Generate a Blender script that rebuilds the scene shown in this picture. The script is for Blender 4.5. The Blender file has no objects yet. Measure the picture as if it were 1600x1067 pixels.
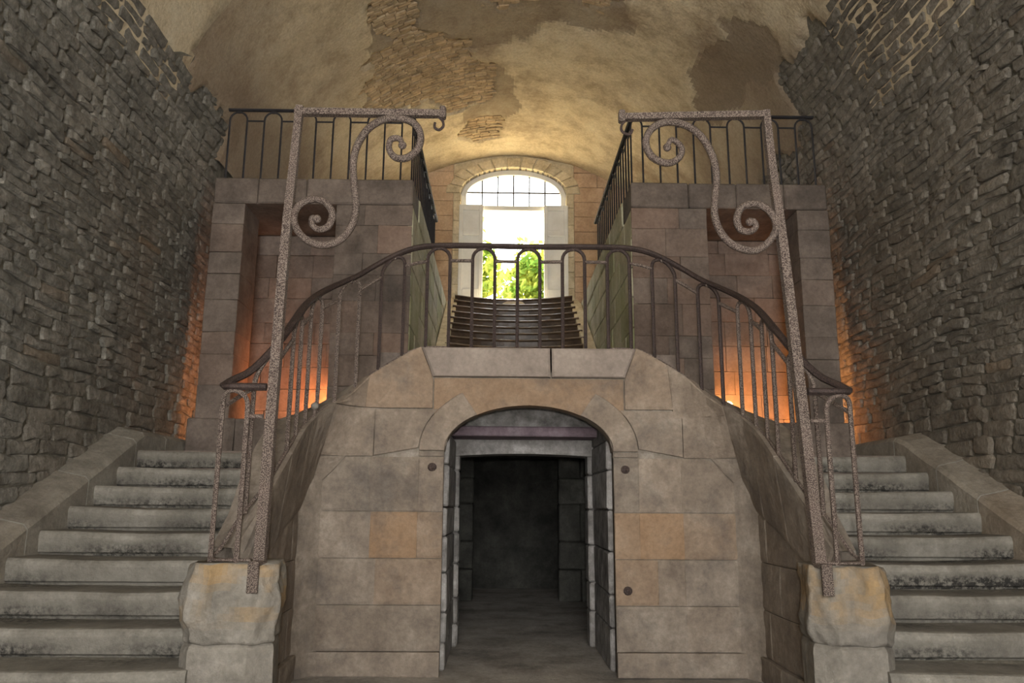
import bpy, math, random
from math import sin, cos, pi, sqrt, atan2
from mathutils import Vector, Matrix, noise
random.seed(7)
rnd = random.uniform
D2 = bpy.data
COL = bpy.context.scene.collection
sc = bpy.context.scene

# ------------------------------------------------------------------ camera
CAM = (-0.2266, 0.0, 1.25)
def cam_axes(p, y, r):
    cp, sp, cy, sy = cos(p), sin(p), cos(y), sin(y)
    f = Vector((sy*cp, cy*cp, sp)); R = Vector((cy, -sy, 0)); U = R.cross(f)
    return cos(r)*R + sin(r)*U, cos(r)*U - sin(r)*R, f
cR, cU, cF = cam_axes(.204, .0142, .0064)
cd = D2.cameras.new('camera'); cam = D2.objects.new('camera', cd); COL.objects.link(cam)
cd.sensor_width = 36; cd.lens = 1238.74/1600*36; cd.clip_start = .05; cd.clip_end = 300
m = Matrix((cR, cU, -cF)).transposed().to_4x4(); m.translation = Vector(CAM); cam.matrix_world = m
sc.camera = cam

# ------------------------------------------------------------------ world, sun, large lights, exposure
w = D2.worlds.new('sky'); sc.world = w; w.use_nodes = True
nt = w.node_tree; bg = nt.nodes['Background']
sky = nt.nodes.new('ShaderNodeTexSky'); sky.sky_type = 'HOSEK_WILKIE'; sky.turbidity = 4.5
sky.sun_direction = Vector((.25, .55, .8)).normalized(); sky.ground_albedo = .3
mx = nt.nodes.new('ShaderNodeMix'); mx.data_type = 'RGBA'; mx.inputs[0].default_value = .6
nt.links.new(sky.outputs[0], mx.inputs[6]); mx.inputs[7].default_value = (1, .98, .94, 1)
nt.links.new(mx.outputs[2], bg.inputs[0]); bg.inputs[1].default_value = 15.0

def light(name, kind, loc, energy, color, target=None, **kw):
    l = D2.lights.new(name, kind); l.energy = energy; l.color = color
    for k, v in kw.items(): setattr(l, k, v)
    o = D2.objects.new(name, l); COL.objects.link(o); o.location = loc
    if target: o.rotation_euler = (Vector(target)-Vector(loc)).to_track_quat('-Z', 'Y').to_euler()
    return o
light('sun', 'SUN', (2, 24, 26), 42.0, (1, .93, .82), (0, 13.2, 4.6), angle=.02)
light('camera_flash', 'AREA', (CAM[0], -.36, 1.36), 84, (1, .985, .955), (0, 6, 2.1), size=.07, shape='DISK', spread=math.radians(150))
light('rear_fill', 'AREA', (0, -4.6, 3.2), 560, (1, .98, .95), (0, 7, 5.0), size=2.6)  # added soft fill from behind the camera, lifts walls and vault
sc.view_settings.view_transform = 'Standard'; sc.view_settings.look = 'None'
sc.view_settings.gamma = 1; sc.view_settings.use_curve_mapping = False
sc.view_settings.exposure = 0.0
try:
    sc.cycles.use_denoising = True; sc.cycles.max_bounces = 8; sc.cycles.diffuse_bounces = 5
    sc.cycles.transparent_max_bounces = 12; sc.cycles.sample_clamp_indirect = 6
except Exception: pass

# ------------------------------------------------------------------ materials
def mat(name, cols, scale=3., bump=.4, bscale=18., rough=.9, warm=(.55, .33, .15), dirt=(.06, .055, .05), dirt_amt=.5,
        speck=0., spcol=(.5, .45, .4), tint=.5, streak=1., fine=1.):
    """weathered stone: noise ramp, per-stone tint and warmth, stains, fine grain relief"""
    M = D2.materials.new(name); M.use_nodes = True; N = M.node_tree.nodes; L = M.node_tree.links
    B = N['Principled BSDF']; B.inputs['Roughness'].default_value = rough; B.inputs['Specular IOR Level'].default_value = .25
    tc = N.new('ShaderNodeTexCoord')
    mp = N.new('ShaderNodeMapping'); mp.inputs['Scale'].default_value = (1, 1, streak); L.new(tc.outputs['Object'], mp.inputs[0])
    n1 = N.new('ShaderNodeTexNoise'); n1.inputs['Scale'].default_value = scale; n1.inputs['Detail'].default_value = 10; n1.inputs['Roughness'].default_value = .7
    L.new(mp.outputs[0], n1.inputs[0])
    r = N.new('ShaderNodeValToRGB'); L.new(n1.outputs[0], r.inputs[0])
    el = r.color_ramp.elements
    while len(el) < len(cols): el.new(.5)
    for i, c in enumerate(cols):
        el[i].position = .3+.42*i/(len(cols)-1); el[i].color = (*c, 1)
    def mixn(a, b, fac, mode='MIX'):
        x = N.new('ShaderNodeMix'); x.data_type = 'RGBA'; x.blend_type = mode
        for s, v in ((6, a), (7, b)):
            if isinstance(v, tuple): x.inputs[s].default_value = (*v, 1)
            else: L.new(v, x.inputs[s])
        if isinstance(fac, float): x.inputs[0].default_value = fac
        else: L.new(fac, x.inputs[0])
        return x.outputs[2]
    def math_(op, a, b=None, clamp=False):
        x = N.new('ShaderNodeMath'); x.operation = op; x.use_clamp = clamp
        for i, v in enumerate((a, b)):
            if v is None: continue
            if isinstance(v, (int, float)): x.inputs[i].default_value = v
            else: L.new(v, x.inputs[i])
        return x.outputs[0]
    def att(n):
        a = N.new('ShaderNodeAttribute'); a.attribute_name = n; return a.outputs['Fac']
    col = r.outputs[0]
    col = mixn(col, warm, math_('MULTIPLY', att('warm'), .8))
    # stains
    n2 = N.new('ShaderNodeTexNoise'); n2.inputs['Scale'].default_value = scale*.37; n2.inputs['Detail'].default_value = 8; n2.inputs['Roughness'].default_value = .7
    L.new(tc.outputs['Object'], n2.inputs[0])
    mr = N.new('ShaderNodeMapRange'); mr.inputs[1].default_value = .5; mr.inputs[2].default_value = .72; L.new(n2.outputs[0], mr.inputs[0])
    col = mixn(col, dirt, math_('MULTIPLY', mr.outputs[0], dirt_amt))
    # grime carried by the mesh, broken up by fine noise
    n3 = N.new('ShaderNodeTexNoise'); n3.inputs['Scale'].default_value = 26; n3.inputs['Detail'].default_value = 7; n3.inputs['Roughness'].default_value = .75
    L.new(tc.outputs['Object'], n3.inputs[0])
    mr3 = N.new('ShaderNodeMapRange'); mr3.inputs[1].default_value = .38; mr3.inputs[2].default_value = .60; L.new(n3.outputs[0], mr3.inputs[0])
    g = math_('MULTIPLY', att('grime'), mr3.outputs[0], True)
    col = mixn(col, dirt, g)
    t = math_('ADD', math_('MULTIPLY', att('tint'), tint*2), 1-tint)
    mf = N.new('ShaderNodeMapRange'); mf.inputs[1].default_value = .3; mf.inputs[2].default_value = .7; mf.inputs[3].default_value = 1-.2*fine; mf.inputs[4].default_value = 1+.18*fine; L.new(n3.outputs[0], mf.inputs[0])
    t = math_('MULTIPLY', t, mf.outputs[0])
    hs = N.new('ShaderNodeHueSaturation'); L.new(col, hs.inputs['Color']); L.new(t, hs.inputs['Value']); col = hs.outputs[0]
    if speck:
        n4 = N.new('ShaderNodeTexNoise'); n4.inputs['Scale'].default_value = 170; n4.inputs['Detail'].default_value = 3
        L.new(tc.outputs['Object'], n4.inputs[0])
        mr4 = N.new('ShaderNodeMapRange'); mr4.inputs[1].default_value = .49; mr4.inputs[2].default_value = .53; L.new(n4.outputs[0], mr4.inputs[0])
        col = mixn(col, spcol, math_('MULTIPLY', mr4.outputs[0], speck))
    L.new(col, B.inputs['Base Color'])
    n5 = N.new('ShaderNodeTexNoise'); n5.inputs['Scale'].default_value = bscale; n5.inputs['Detail'].default_value = 8; n5.inputs['Roughness'].default_value = .68
    L.new(tc.outputs['Object'], n5.inputs[0])
    b = N.new('ShaderNodeBump'); b.inputs['Strength'].default_value = bump; b.inputs['Distance'].default_value = .03
    L.new(n5.outputs[0], b.inputs['Height']); L.new(b.outputs[0], B.inputs['Normal'])
    return M

def C3(r, g, b):
    f = lambda v: ((v/255+.055)/1.055)**2.4 if v > 10 else v/255/12.92
    return (f(r), f(g), f(b))
M = {}
M['ash'] = mat('ashlar_stone', [C3(102, 93, 84), C3(126, 115, 103), C3(150, 140, 127)], 5, .5, 26, warm=C3(144, 112, 80), dirt=C3(86, 81, 77), dirt_amt=.8)
M['slab'] = mat('bridge_stone', [C3(112, 101, 92), C3(134, 122, 112), C3(152, 140, 128)], 2.2, .2, 20, dirt=C3(104, 92, 82), dirt_amt=.4)
M['pier'] = mat('pier_stone', [C3(84, 76, 69), C3(112, 100, 91), C3(134, 121, 111)], 2.4, .35, 22, warm=C3(134, 104, 86), dirt=C3(66, 60, 56), dirt_amt=.75)
M['pierg'] = mat('window_lit_side_stone', [C3(140, 138, 108), C3(180, 174, 148), C3(204, 198, 176)], 2.0, .5, 9, warm=C3(140, 148, 90), dirt=C3(84, 88, 50), dirt_amt=.6)  # pale greenish window light put into the stone colour of the side faces
M['step'] = mat('step_stone', [C3(104, 99, 91), C3(132, 127, 117), C3(154, 149, 139)], 3.2, .6, 24, dirt=C3(48, 46, 43), dirt_amt=.4)
M['newel'] = mat('newel_stone', [C3(104, 99, 91), C3(130, 124, 114), C3(152, 146, 137)], 3.5, .7, 14, warm=C3(150, 122, 82), dirt=C3(96, 90, 84), dirt_amt=.8)
M['rub'] = mat('rubble_stone', [C3(84, 81, 74), C3(120, 116, 107), C3(156, 151, 141)], 9, 1.0, 30, warm=C3(126, 108, 88), dirt=C3(62, 59, 53), dirt_amt=.75)
M['mortar'] = mat('mortar', [C3(88, 84, 75), C3(114, 109, 97), C3(134, 127, 114)], 8, 1.0, 20, dirt=C3(60, 57, 51), dirt_amt=.6, warm=C3(120, 90, 64))
M['joint'] = mat('lime_joint', [C3(98, 90, 80), C3(128, 118, 106), C3(160, 152, 140)], 5, .6, 30, dirt=C3(80, 74, 68), dirt_amt=.5)
M['plaster'] = mat('old_plaster', [C3(166, 148, 120), C3(206, 190, 160), C3(218, 206, 178)], 2.4, 1.0, 11, dirt=C3(136, 116, 96), dirt_amt=.9, warm=C3(134, 116, 98))
M['brick'] = mat('vault_brick', [C3(140, 124, 100), C3(178, 158, 128), C3(194, 174, 144)], 5, .6, 26, dirt=C3(96, 82, 64))
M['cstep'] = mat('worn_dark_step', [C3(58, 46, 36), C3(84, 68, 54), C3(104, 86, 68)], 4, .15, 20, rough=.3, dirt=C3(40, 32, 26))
M['wall_end'] = mat('warm_ashlar', [C3(166, 136, 108), C3(192, 164, 134), C3(206, 180, 150)], 2.2, .3, 20, dirt=C3(150, 120, 94), dirt_amt=.5, warm=C3(214, 200, 170))
M['pale'] = mat('pale_limestone', [C3(176, 160, 130), C3(206, 192, 160), C3(222, 212, 186)], 5, .4, 14, dirt=C3(150, 130, 100), dirt_amt=.5)
M['floor'] = mat('dusty_floor', [C3(116, 110, 103), C3(150, 143, 134), C3(170, 163, 153)], 2.5, .8, 14, dirt=C3(54, 50, 47), dirt_amt=.7)
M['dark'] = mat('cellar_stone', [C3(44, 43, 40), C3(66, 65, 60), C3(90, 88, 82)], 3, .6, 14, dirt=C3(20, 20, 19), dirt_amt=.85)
M['reveal'] = mat('reveal_stone', [C3(92, 88, 84), C3(132, 128, 124), C3(168, 164, 160)], 6, .6, 20, dirt=C3(46, 44, 42), dirt_amt=.85)
M['lintel'] = mat('lintel_stone', [C3(84, 74, 78), C3(116, 100, 106), C3(136, 124, 128)], 4, .4, 20, dirt=C3(58, 52, 54), dirt_amt=.5)
M['iron'] = mat('rusted_iron', [C3(56, 46, 42), C3(72, 60, 55), C3(88, 72, 66)], 7, .6, 60, rough=.7, dirt=C3(50, 36, 32), dirt_amt=.7, speck=.7, spcol=C3(146, 132, 120))
M['irond'] = mat('dark_iron', [C3(34, 28, 27), C3(46, 38, 36), C3(60, 49, 45)], 6, .4, 50, rough=.6, dirt=C3(28, 23, 22), speck=.25, spcol=C3(120, 98, 88))
M['ironu'] = mat('upper_rail_iron', [C3(34, 32, 34), C3(46, 44, 46), C3(60, 56, 56)], 6, .3, 50, rough=.6, dirt=C3(26, 25, 26), dirt_amt=.4)
M['paint'] = mat('white_paint', [C3(214, 214, 206), C3(226, 226, 220), C3(236, 236, 230)], 3, .05, 20, rough=.5, dirt=C3(206, 202, 192), dirt_amt=.3, fine=.05)
M['bark'] = mat('bark', [C3(60, 50, 40), C3(90, 76, 60)], 6, .8, 20)
M['grass'] = mat('gravel_ground', [C3(190, 170, 130), C3(215, 198, 160)], 4, .5, 20)
def glass():
    g = D2.materials.new('window_glass'); g.use_nodes = True; N = g.node_tree.nodes; L = g.node_tree.links
    o = N['Material Output']; t = N.new('ShaderNodeBsdfTransparent'); t.inputs[0].default_value = (.94, .97, .95, 1)
    s = N.new('ShaderNodeBsdfGlossy'); s.inputs['Roughness'].default_value = .05
    x = N.new('ShaderNodeMixShader'); x.inputs[0].default_value = .06
    L.new(t.outputs[0], x.inputs[1]); L.new(s.outputs[0], x.inputs[2]); L.new(x.outputs[0], o.inputs[0]); return g
M['glass'] = glass()
def leafm():
    g = D2.materials.new('leaf_green'); g.use_nodes = True; N = g.node_tree.nodes; L = g.node_tree.links
    o = N['Material Output']; tc = N.new('ShaderNodeTexCoord'); n = N.new('ShaderNodeTexNoise'); n.inputs['Scale'].default_value = 1.3
    L.new(tc.outputs['Object'], n.inputs[0]); r = N.new('ShaderNodeValToRGB'); L.new(n.outputs[0], r.inputs[0])
    r.color_ramp.elements[0].position = .35; r.color_ramp.elements[0].color = (*C3(84, 112, 44), 1)
    r.color_ramp.elements[1].position = .65; r.color_ramp.elements[1].color = (*C3(165, 170, 78), 1)
    a = N.new('ShaderNodeBsdfDiffuse'); b = N.new('ShaderNodeBsdfTranslucent'); x = N.new('ShaderNodeMixShader'); x.inputs[0].default_value = .5
    for q in (a, b): L.new(r.outputs[0], q.inputs[0])
    L.new(a.outputs[0], x.inputs[1]); L.new(b.outputs[0], x.inputs[2]); L.new(x.outputs[0], o.inputs[0]); return g
M['leaf'] = leafm()
def bulbm():
    g = D2.materials.new('lit_bulb'); g.use_nodes = True; N = g.node_tree.nodes
    B = N['Principled BSDF']; B.inputs['Emission Color'].default_value = (1, .62, .2, 1); B.inputs['Emission Strength'].default_value = 26; return g
M['bulb'] = bulbm()

# ------------------------------------------------------------------ mesh builder
class MB:
    def __init__(s): s.v = []; s.f = []; s.t = []; s.wm = []; s.g = {}
    def face(s, idx, tint=.5, warm=0.): s.f.append(tuple(idx)); s.t.append(tint); s.wm.append(warm)
    def vert(s, p, g=None):
        s.v.append(tuple(p))
        if g: s.g[len(s.v)-1] = g
        return len(s.v)-1
    def grid(s, rows, tint=.5, warm=0., flip=False, close=False):
        """rows: lists of points, equal length"""
        ix = [[s.vert(*(p if isinstance(p[0], (tuple, Vector)) else (p,))) for p in r] for r in rows]
        for a, b in zip(ix, ix[1:]):
            n = len(a)
            for k in range(n if close else n-1):
                q = (a[k], a[(k+1) % n], b[(k+1) % n], b[k])
                s.face(q[::-1] if flip else q, tint, warm)
        return ix
    def box(s, x0, x1, y0, y1, z0, z1, tint=.5, warm=0., bev=0., jit=0.):
        if x0 > x1: x0, x1 = x1, x0
        if bev <= 0:
            i = [s.vert((x, y, z)) for x in (x0, x1) for y in (y0, y1) for z in (z0, z1)]
            for q in ((0,1,3,2),(4,6,7,5),(0,4,5,1),(2,3,7,6),(0,2,6,4),(1,5,7,3)): s.face([i[k] for k in q], tint, warm)
            return
        c = [(x0+x1)/2, (y0+y1)/2, (z0+z1)/2]; h = [(x1-x0)/2, (y1-y0)/2, (z1-z0)/2]
        V = {}
        for sx in (-1, 1):
            for sy in (-1, 1):
                for sz in (-1, 1):
                    j = [rnd(-jit, jit) for _ in range(3)]
                    for ax in range(3):
                        p = []
                        for k, sg in enumerate((sx, sy, sz)):
                            p.append(c[k]+sg*(h[k]-(0 if k == ax else bev*rnd(.8, 1.25)))+j[k])
                        V[(sx, sy, sz, ax)] = s.vert(p)
        for ax in range(3):
            o = [k for k in range(3) if k != ax]
            for sg in (-1, 1):
                q = []
                for a, b in ((-1,-1),(1,-1),(1,1),(-1,1)):
                    k = [0,0,0]; k[ax] = sg; k[o[0]] = a; k[o[1]] = b; q.append(V[(*k, ax)])
                s.face(q, tint, warm)
            for a in (-1, 1):
                for b in (-1, 1):
                    k1 = [0,0,0]; k1[o[0]] = a; k1[o[1]] = b; k2 = list(k1); k1[ax] = -1; k2[ax] = 1
                    s.face([V[(*k1, o[0])], V[(*k2, o[0])], V[(*k2, o[1])], V[(*k1, o[1])]], tint, warm)
        for sx in (-1, 1):
            for sy in (-1, 1):
                for sz in (-1, 1): s.face([V[(sx, sy, sz, a)] for a in range(3)], tint, warm)
    def sweep(s, path, rw, rh=None, n=8, up=(0, 0, 1), taper=None, tint=.5):
        rh = rh or rw; up = Vector(up); P = [Vector(p) for p in path]; rows = []
        for i, p in enumerate(P):
            t = (P[min(i+1, len(P)-1)]-P[max(i-1, 0)]).normalized()
            a = t.cross(up)
            if a.length < 1e-3: a = t.cross(Vector((1, 0, 0)))
            a.normalize(); b = a.cross(t).normalized(); k = taper(i/(len(P)-1)) if taper else 1
            off = pi/n
            rows.append([p + a*(rw*k*cos(off+2*pi*j/n)) + b*(rh*k*sin(off+2*pi*j/n)) for j in range(n)])
        ix = s.grid(rows, tint, close=True)
        s.face(ix[0][::-1], tint); s.face(ix[-1], tint)
    def ball(s, c, r, n=8, m_=6, tint=.5, sq=(1, 1, 1)):
        rows = [[(c[0]+r*sq[0]*sin(pi*i/m_)*cos(2*pi*j/n), c[1]+r*sq[1]*sin(pi*i/m_)*sin(2*pi*j/n), c[2]+r*sq[2]*cos(pi*i/m_)) for j in range(n)] for i in range(m_+1)]
        s.grid(rows, tint, close=True)
    def build(s, name, material, parent=None, smooth=False, fixn=True, **props):
        me = D2.meshes.new(name); me.from_pydata(s.v, [], s.f); me.update()
        me.attributes.new('tint', 'FLOAT', 'FACE').data.foreach_set('value', s.t)
        me.attributes.new('warm', 'FLOAT', 'FACE').data.foreach_set('value', s.wm)
        if s.g:
            a = [s.g.get(i, 0.) for i in range(len(s.v))]
            me.attributes.new('grime', 'FLOAT', 'POINT').data.foreach_set('value', a)
        me.materials.append(M[material])
        if smooth: me.polygons.foreach_set('use_smooth', [True]*len(me.polygons))
        o = D2.objects.new(name, me); COL.objects.link(o)
        if parent:
            o.parent = parent; o.matrix_parent_inverse = PINV[parent.name]
        for k, v in props.items(): o[k] = v
        return o
PINV = {}
def reg(o): PINV[o.name] = o.matrix_world.inverted() if o.type != 'EMPTY' else Matrix.Translation(o.location).inverted(); return o
def thing(name, loc, label, cat, group=None, kind=None):
    o = D2.objects.new(name, None); COL.objects.link(o); o.location = loc; o.empty_display_size = .2
    o['label'] = label; o['category'] = cat
    if group: o['group'] = group
    if kind: o['kind'] = kind
    return reg(o)
def struct(o, label, cat): o['kind'] = 'structure'; o['label'] = label; o['category'] = cat; return reg(o)
def sub(o): PINV[o.name] = PINV[o.parent.name] if o.parent else Matrix(); return o

def slab(mb, poly, S, proud=.0, bev=.012, depth=.05, tint=.5, warm=0., bulge=0.):
    """a stone with outline poly (a,b) on surface S(a,b,h): skirt, bevel, slightly domed face"""
    n = len(poly); ca = sum(p[0] for p in poly)/n; cb = sum(p[1] for p in poly)/n
    def shr(p, d):
        r = math.hypot(p[0]-ca, p[1]-cb); k = max(0, 1-d/max(r, 1e-4)); return (ca+(p[0]-ca)*k, cb+(p[1]-cb)*k)
    rows = [[S(*p, -depth) for p in poly], [S(*p, proud-bev) for p in poly], [S(*shr(p, bev*1.3), proud) for p in poly]]
    ix = mb.grid(rows, tint, warm, close=True)
    if bulge:
        c = mb.vert(S(ca, cb, proud+bulge))
        for k in range(n): mb.face((ix[2][k], ix[2][(k+1) % n], c), tint, warm)
    else: mb.face(ix[2], tint, warm)

def gstone(mb, S, u0, u1, lo, hi, nu=3, nz=2, gap=.004, proud=0., bev=.012, depth=.05, tint=.5, warm=0., rag=.0):
    """a stone between u0..u1 and lo(u)..hi(u) on a curved surface"""
    if u1 < u0: u0, u1 = u1, u0
    ub = [0, .03]+[(.03+.94*i/nu) for i in range(1, nu)]+[.97, 1]
    zb = [0, .06]+[(.06+.88*i/nz) for i in range(1, nz)]+[.94, 1]
    rows = []
    du = (u1-u0)
    for j, tz in enumerate(zb):
        row = []
        for i, tu in enumerate(ub):
            u = u0+du*tu; a, b = lo(u)+gap, max(lo(u)+gap+.004, hi(u)-gap)
            edge = j in (0, len(zb)-1) or i in (0, len(ub)-1)
            h = proud-bev if edge else proud+rnd(-rag, rag)
            row.append(Vector(S(u, a+(b-a)*tz, h)))
        rows.append(row)
    ix = mb.grid(rows, tint, warm)
    loop = [(0, i) for i in range(len(ub))]+[(j, len(ub)-1) for j in range(1, len(zb))]+[(len(zb)-1, i) for i in range(len(ub)-2, -1, -1)]+[(j, 0) for j in range(len(zb)-2, 0, -1)]
    back = []
    for (j, i) in loop:
        u = u0+du*ub[i]; a, b = lo(u)+gap, max(lo(u)+gap+.004, hi(u)-gap)
        back.append(mb.vert(S(u, a+(b-a)*zb[j], -depth)))
    n = len(loop)
    for k in range(n):
        p, q = loop[k], loop[(k+1) % n]
        mb.face((ix[p[0]][p[1]], back[k], back[(k+1) % n], ix[q[0]][q[1]]), tint, warm)

def interp(tab, x):
    if x <= tab[0][0]: return tab[0][1:]
    for a, b in zip(tab, tab[1:]):
        if x <= b[0]:
            t = (x-a[0])/(b[0]-a[0]); return tuple(p+(q-p)*t for p, q in zip(a[1:], b[1:]))
    return tab[-1][1:]
def catmull(pts, k=6):
    P = [Vector(p) for p in pts]; out = []
    for i in range(len(P)-1):
        a, b, c, d = P[max(i-1, 0)], P[i], P[i+1], P[min(i+2, len(P)-1)]
        for j in range(k):
            t = j/k; out.append(.5*((2*b)+(c-a)*t+(2*a-5*b+4*c-d)*t*t+(3*b-a-3*c+d)*t**3))
    out.append(P[-1]); return out

# ================================================================== LARGE STRUCTURE
RV, ZS, DE = 3.85, 4.35, 14.9          # vault radius, springing height, end wall depth
ZB, ZU = 2.5, 4.88                     # bridge and gallery levels
DW, DP = 6.27, 8.5                     # front wall and pier depth
def side_surf(sg):
    def S(d, s, h):                    # d along the hall, s height along wall then up the vault, h inwards
        if s <= ZS: return Vector((sg*(RV-h), d, s))
        a = (s-ZS)/RV; return Vector((sg*(RV-h)*cos(a), d, ZS+(RV-h)*sin(a)))
    return S
def nz(x, y, z, k=1.): return noise.noise(Vector((x*k, y*k, z*k)))

# ---- rubble side walls
for sg, side in ((-1, 'left'), (1, 'right')):
    S = side_surf(sg); random.seed(11+sg)
    mb = MB()
    ss = [0, .5, 1, 1.5, 2, 2.5, 3, 3.5, 4, ZS]+[ZS+.25*i for i in range(1, 13)]
    ds = [-5+.5*i for i in range(41)]
    mb.grid([[S(min(d, DE+.3), s, .03*nz(d*2, s*2, sg)-.01) for d in ds] for s in ss], .5)
    wl = struct(mb.build('wall_'+side, 'mortar', smooth=True), side+' side wall of irregular rubble stones and dark mortar joints', 'wall')
    top = lambda d: ZS + (1.45 if sg < 0 else 2.15) + .45*nz(d*.8, 3.3, sg*5) + (-.5 if d > 9 else 0)
    stones = []
    s = .35
    while s < 7.0:
        hgt = rnd(.06, .115) if s > 2.2 else rnd(.085, .15)
        d = 3.3+rnd(0, .2)
        while d < DE:
            ln = rnd(.2, .56)*(1.1 if s < 2.5 else 1)
            if s < top(d) and not (d > 7.3 and s < 1.6):
                wv = lambda dd: .05*nz(dd*1.1, s*.6, sg*9.)+.018*nz(dd*6, s*5, 2.)
                g = rnd(.001, .007); pr = rnd(.002, .032)
                if nz(d*.9, s*.9, 7.) > .32: pr *= .4
                a0, a1 = d+g, d+ln-g; k = min(.035, hgt*.3)
                J = lambda q: rnd(-q, q)
                lo_, hi_ = s+g*.6, s+hgt-g*.6
                pts = [(a0+k, lo_), ((a0+a1)/2+J(.03), lo_+J(.01)), (a1-k, lo_), (a1+J(.008), lo_+hgt*.35), (a1-k*.7, hi_), ((a0+a1)/2+J(.03), hi_+J(.01)), (a0+k, hi_), (a0+J(.008), lo_+hgt*.6)]
                pts = [(p+J(.014), q+wv(p)+J(.010)) for p, q in pts]
                tn = .5+.35*nz(d*.5, s*.5, 4.)+rnd(-.13, .13)
                if random.random() < .03: tn += .3
                wm = max(0, nz(d*.7, s*.7, 12.)*.5)+(.22 if sg > 0 else 0)+(rnd(.3, .8) if random.random() < .02 else 0)
                stones.append((d, s, pts, pr, tn, min(1, wm)))
            d += ln
        s += hgt
    stones.sort(key=lambda q: q[0]+max(0, q[1]-6)*3 if q[0] > 5.2 and .9 < q[1] < 6.3 else 99)
    for q in stones[:295]:
        mb = MB(); slab(mb, q[2], S, q[3], .014, .03, q[4], q[5], bulge=.01)
        mb.build('stone', 'rub', wl, smooth=False)
    mb = MB()
    for q in stones[295:]: slab(mb, q[2], S, q[3]*.8, .014, .03, q[4], q[5], bulge=.01)
    mb.build('rubble_stones', 'rub', wl, kind='stuff')

# ---- vaulted ceiling: plaster, fallen patches, brick showing through
PATCH = [(11.2, -1.75, 1.05, .85, 0), (12.0, -.95, .8, .62, 0), (11.35, -1.2, .75, .55, 0), (13.7, -.62, .5, .42, 0), (9.5, -1.8, .75, .38, 0), (9.35, -.25, .75, .5, 0), (8.9, .9, 1.0, .7, 0)]
GREY = [(12.4, -.4, .9, .38), (10.2, -.6, .9, .9), (9.9, .9, .45, .9), (10.1, -1.6, .6, .7), (9.9, 3.1, 1.1, .42), (8.9, 3.3, .5, .5), (12.9, -.1, .3, .25), (13.1, -.75, .4, .25)]
def patchm(d, a, L):
    w_ = .33*nz(d*2.2, a*2.2, 1.)+.16*nz(d*6, a*6, 5.)
    return max(1-math.hypot((d-q[0])/q[2], (a-q[1])/q[3])+w_ for q in L)
def arcS(d, a, h):
    t = a/RV; return Vector(((RV-h)*sin(t), d, ZS+(RV-h)*cos(t)))
def smooth(x): x = max(0, min(1, x)); return x*x*(3-2*x)
AH = RV*pi/2
def plaster_h(d, a):
    e = AH-abs(a)                                   # arc distance above springing
    lim = (1.4 if a < 0 else 2.0)+.4*nz(d*.9, 3.3, 5. if a > 0 else -5.)+.3*nz(d*2, a*3, 4.)+(-.5 if d > 9 else 0)+.12*nz(d*7, a*7, 1)
    m1 = smooth((e-lim)*12)
    m2 = 1-smooth(patchm(d, a, PATCH)*14)
    return m1*m2
mb = MB()
na, nd = 190, 170
aa = [-AH+1.0+(2*AH-2.0)*i/na for i in range(na+1)]
dd = [7.6+(DE+.1-7.6)*j/nd for j in range(nd+1)]
idx = []
for d in dd:
    row = []
    for a in aa:
        k = plaster_h(d, a); gm = smooth(patchm(d, a, GREY)*10)
        h = -.03+.075*k-.02*gm*k+.012*nz(d*3, a*3, 2.)+.03*nz(d*.8, a*.8, 9.)
        row.append(mb.vert(arcS(d, a, h), .0))
    idx.append(row)
for j in range(nd):
    for i in range(na):
        dm, am = (dd[j]+dd[j+1])/2, (aa[i]+aa[i+1])/2
        gm = smooth(patchm(dm, am, GREY)*10)
        yl = nz(dm*.5, am*.5, 21.)
        sd = smooth((abs(am)-2.2+.8*nz(dm, am, 31.))/2.2)
        mb.face((idx[j][i], idx[j+1][i], idx[j+1][i+1], idx[j][i+1]), .5-.14*gm+.12*yl-.08*sd, min(1, .7*gm+.9*sd+max(0, -yl)*.3))
cl = mb.build('ceiling', 'plaster', smooth=True)
struct(cl, 'plastered barrel vault with flaking patches over exposed brick', 'ceiling')
mb = MB()
mb.grid([[arcS(d, -AH+1+(2*AH-2)*i/30, .0) for i in range(31)] for d in (-5, -1, 3, 6, 7.7)], .4)
mb.grid([[arcS(d, -AH+(2*AH)*i/30, -.12) for i in range(31)] for d in (-5, 16)], .4)
mb.build('vault_shell', 'plaster', cl, smooth=True)
mb = MB(); random.seed(5)
d = 8.3
while d < 14.6:
    a = -3.2
    while a < 2.6:
        L_ = rnd(.15, .2); bd = .062
        if patchm(d+.03, a+L_/2, PATCH) > .0:
            st = rnd(-.006, .006)
            slab(mb, [(d+.004, a+.004+st), (d+bd-.006, a+.004+st), (d+bd-.006, a+L_-.006+st), (d+.004, a+L_-.006+st)], arcS, rnd(.0, .022), .005, .05, rnd(.3, .7), rnd(0, .3))
        a += L_
    d += .066
mb.build('exposed_bricks', 'brick', cl, kind='stuff')

# ---- floors
mb = MB()
mb.grid([[(x, y, .012*nz(x*2, y*2, 0)+.006*nz(x*9, y*9, 0)) for x in [-3.9+.13*i for i in range(61)]] for y in [2.5+.12*j for j in range(80)]], .5)
mb.grid([[(-4, y, -.002), (4, y, -.002)] for y in (-5, 2.5)], .5)
mb.grid([[(-4, y, -.004), (4, y, -.004)] for y in (11.9, 13.2)], .4)
struct(mb.build('floor', 'floor', smooth=True), 'dusty uneven ground floor running through the arched doorway', 'floor')
# rear of the hall behind the camera: wall with a wide open entrance
mb = MB()
mb.box(-4, -1.6, -5.3, -5, 0, 8.3); mb.box(1.6, 4, -5.3, -5, 0, 8.3); mb.box(-1.6, 1.6, -5.3, -5, 4.3, 8.3)
struct(mb.build('wall_back', 'mortar'), 'rear wall of the hall around its wide open entrance', 'wall')

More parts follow.
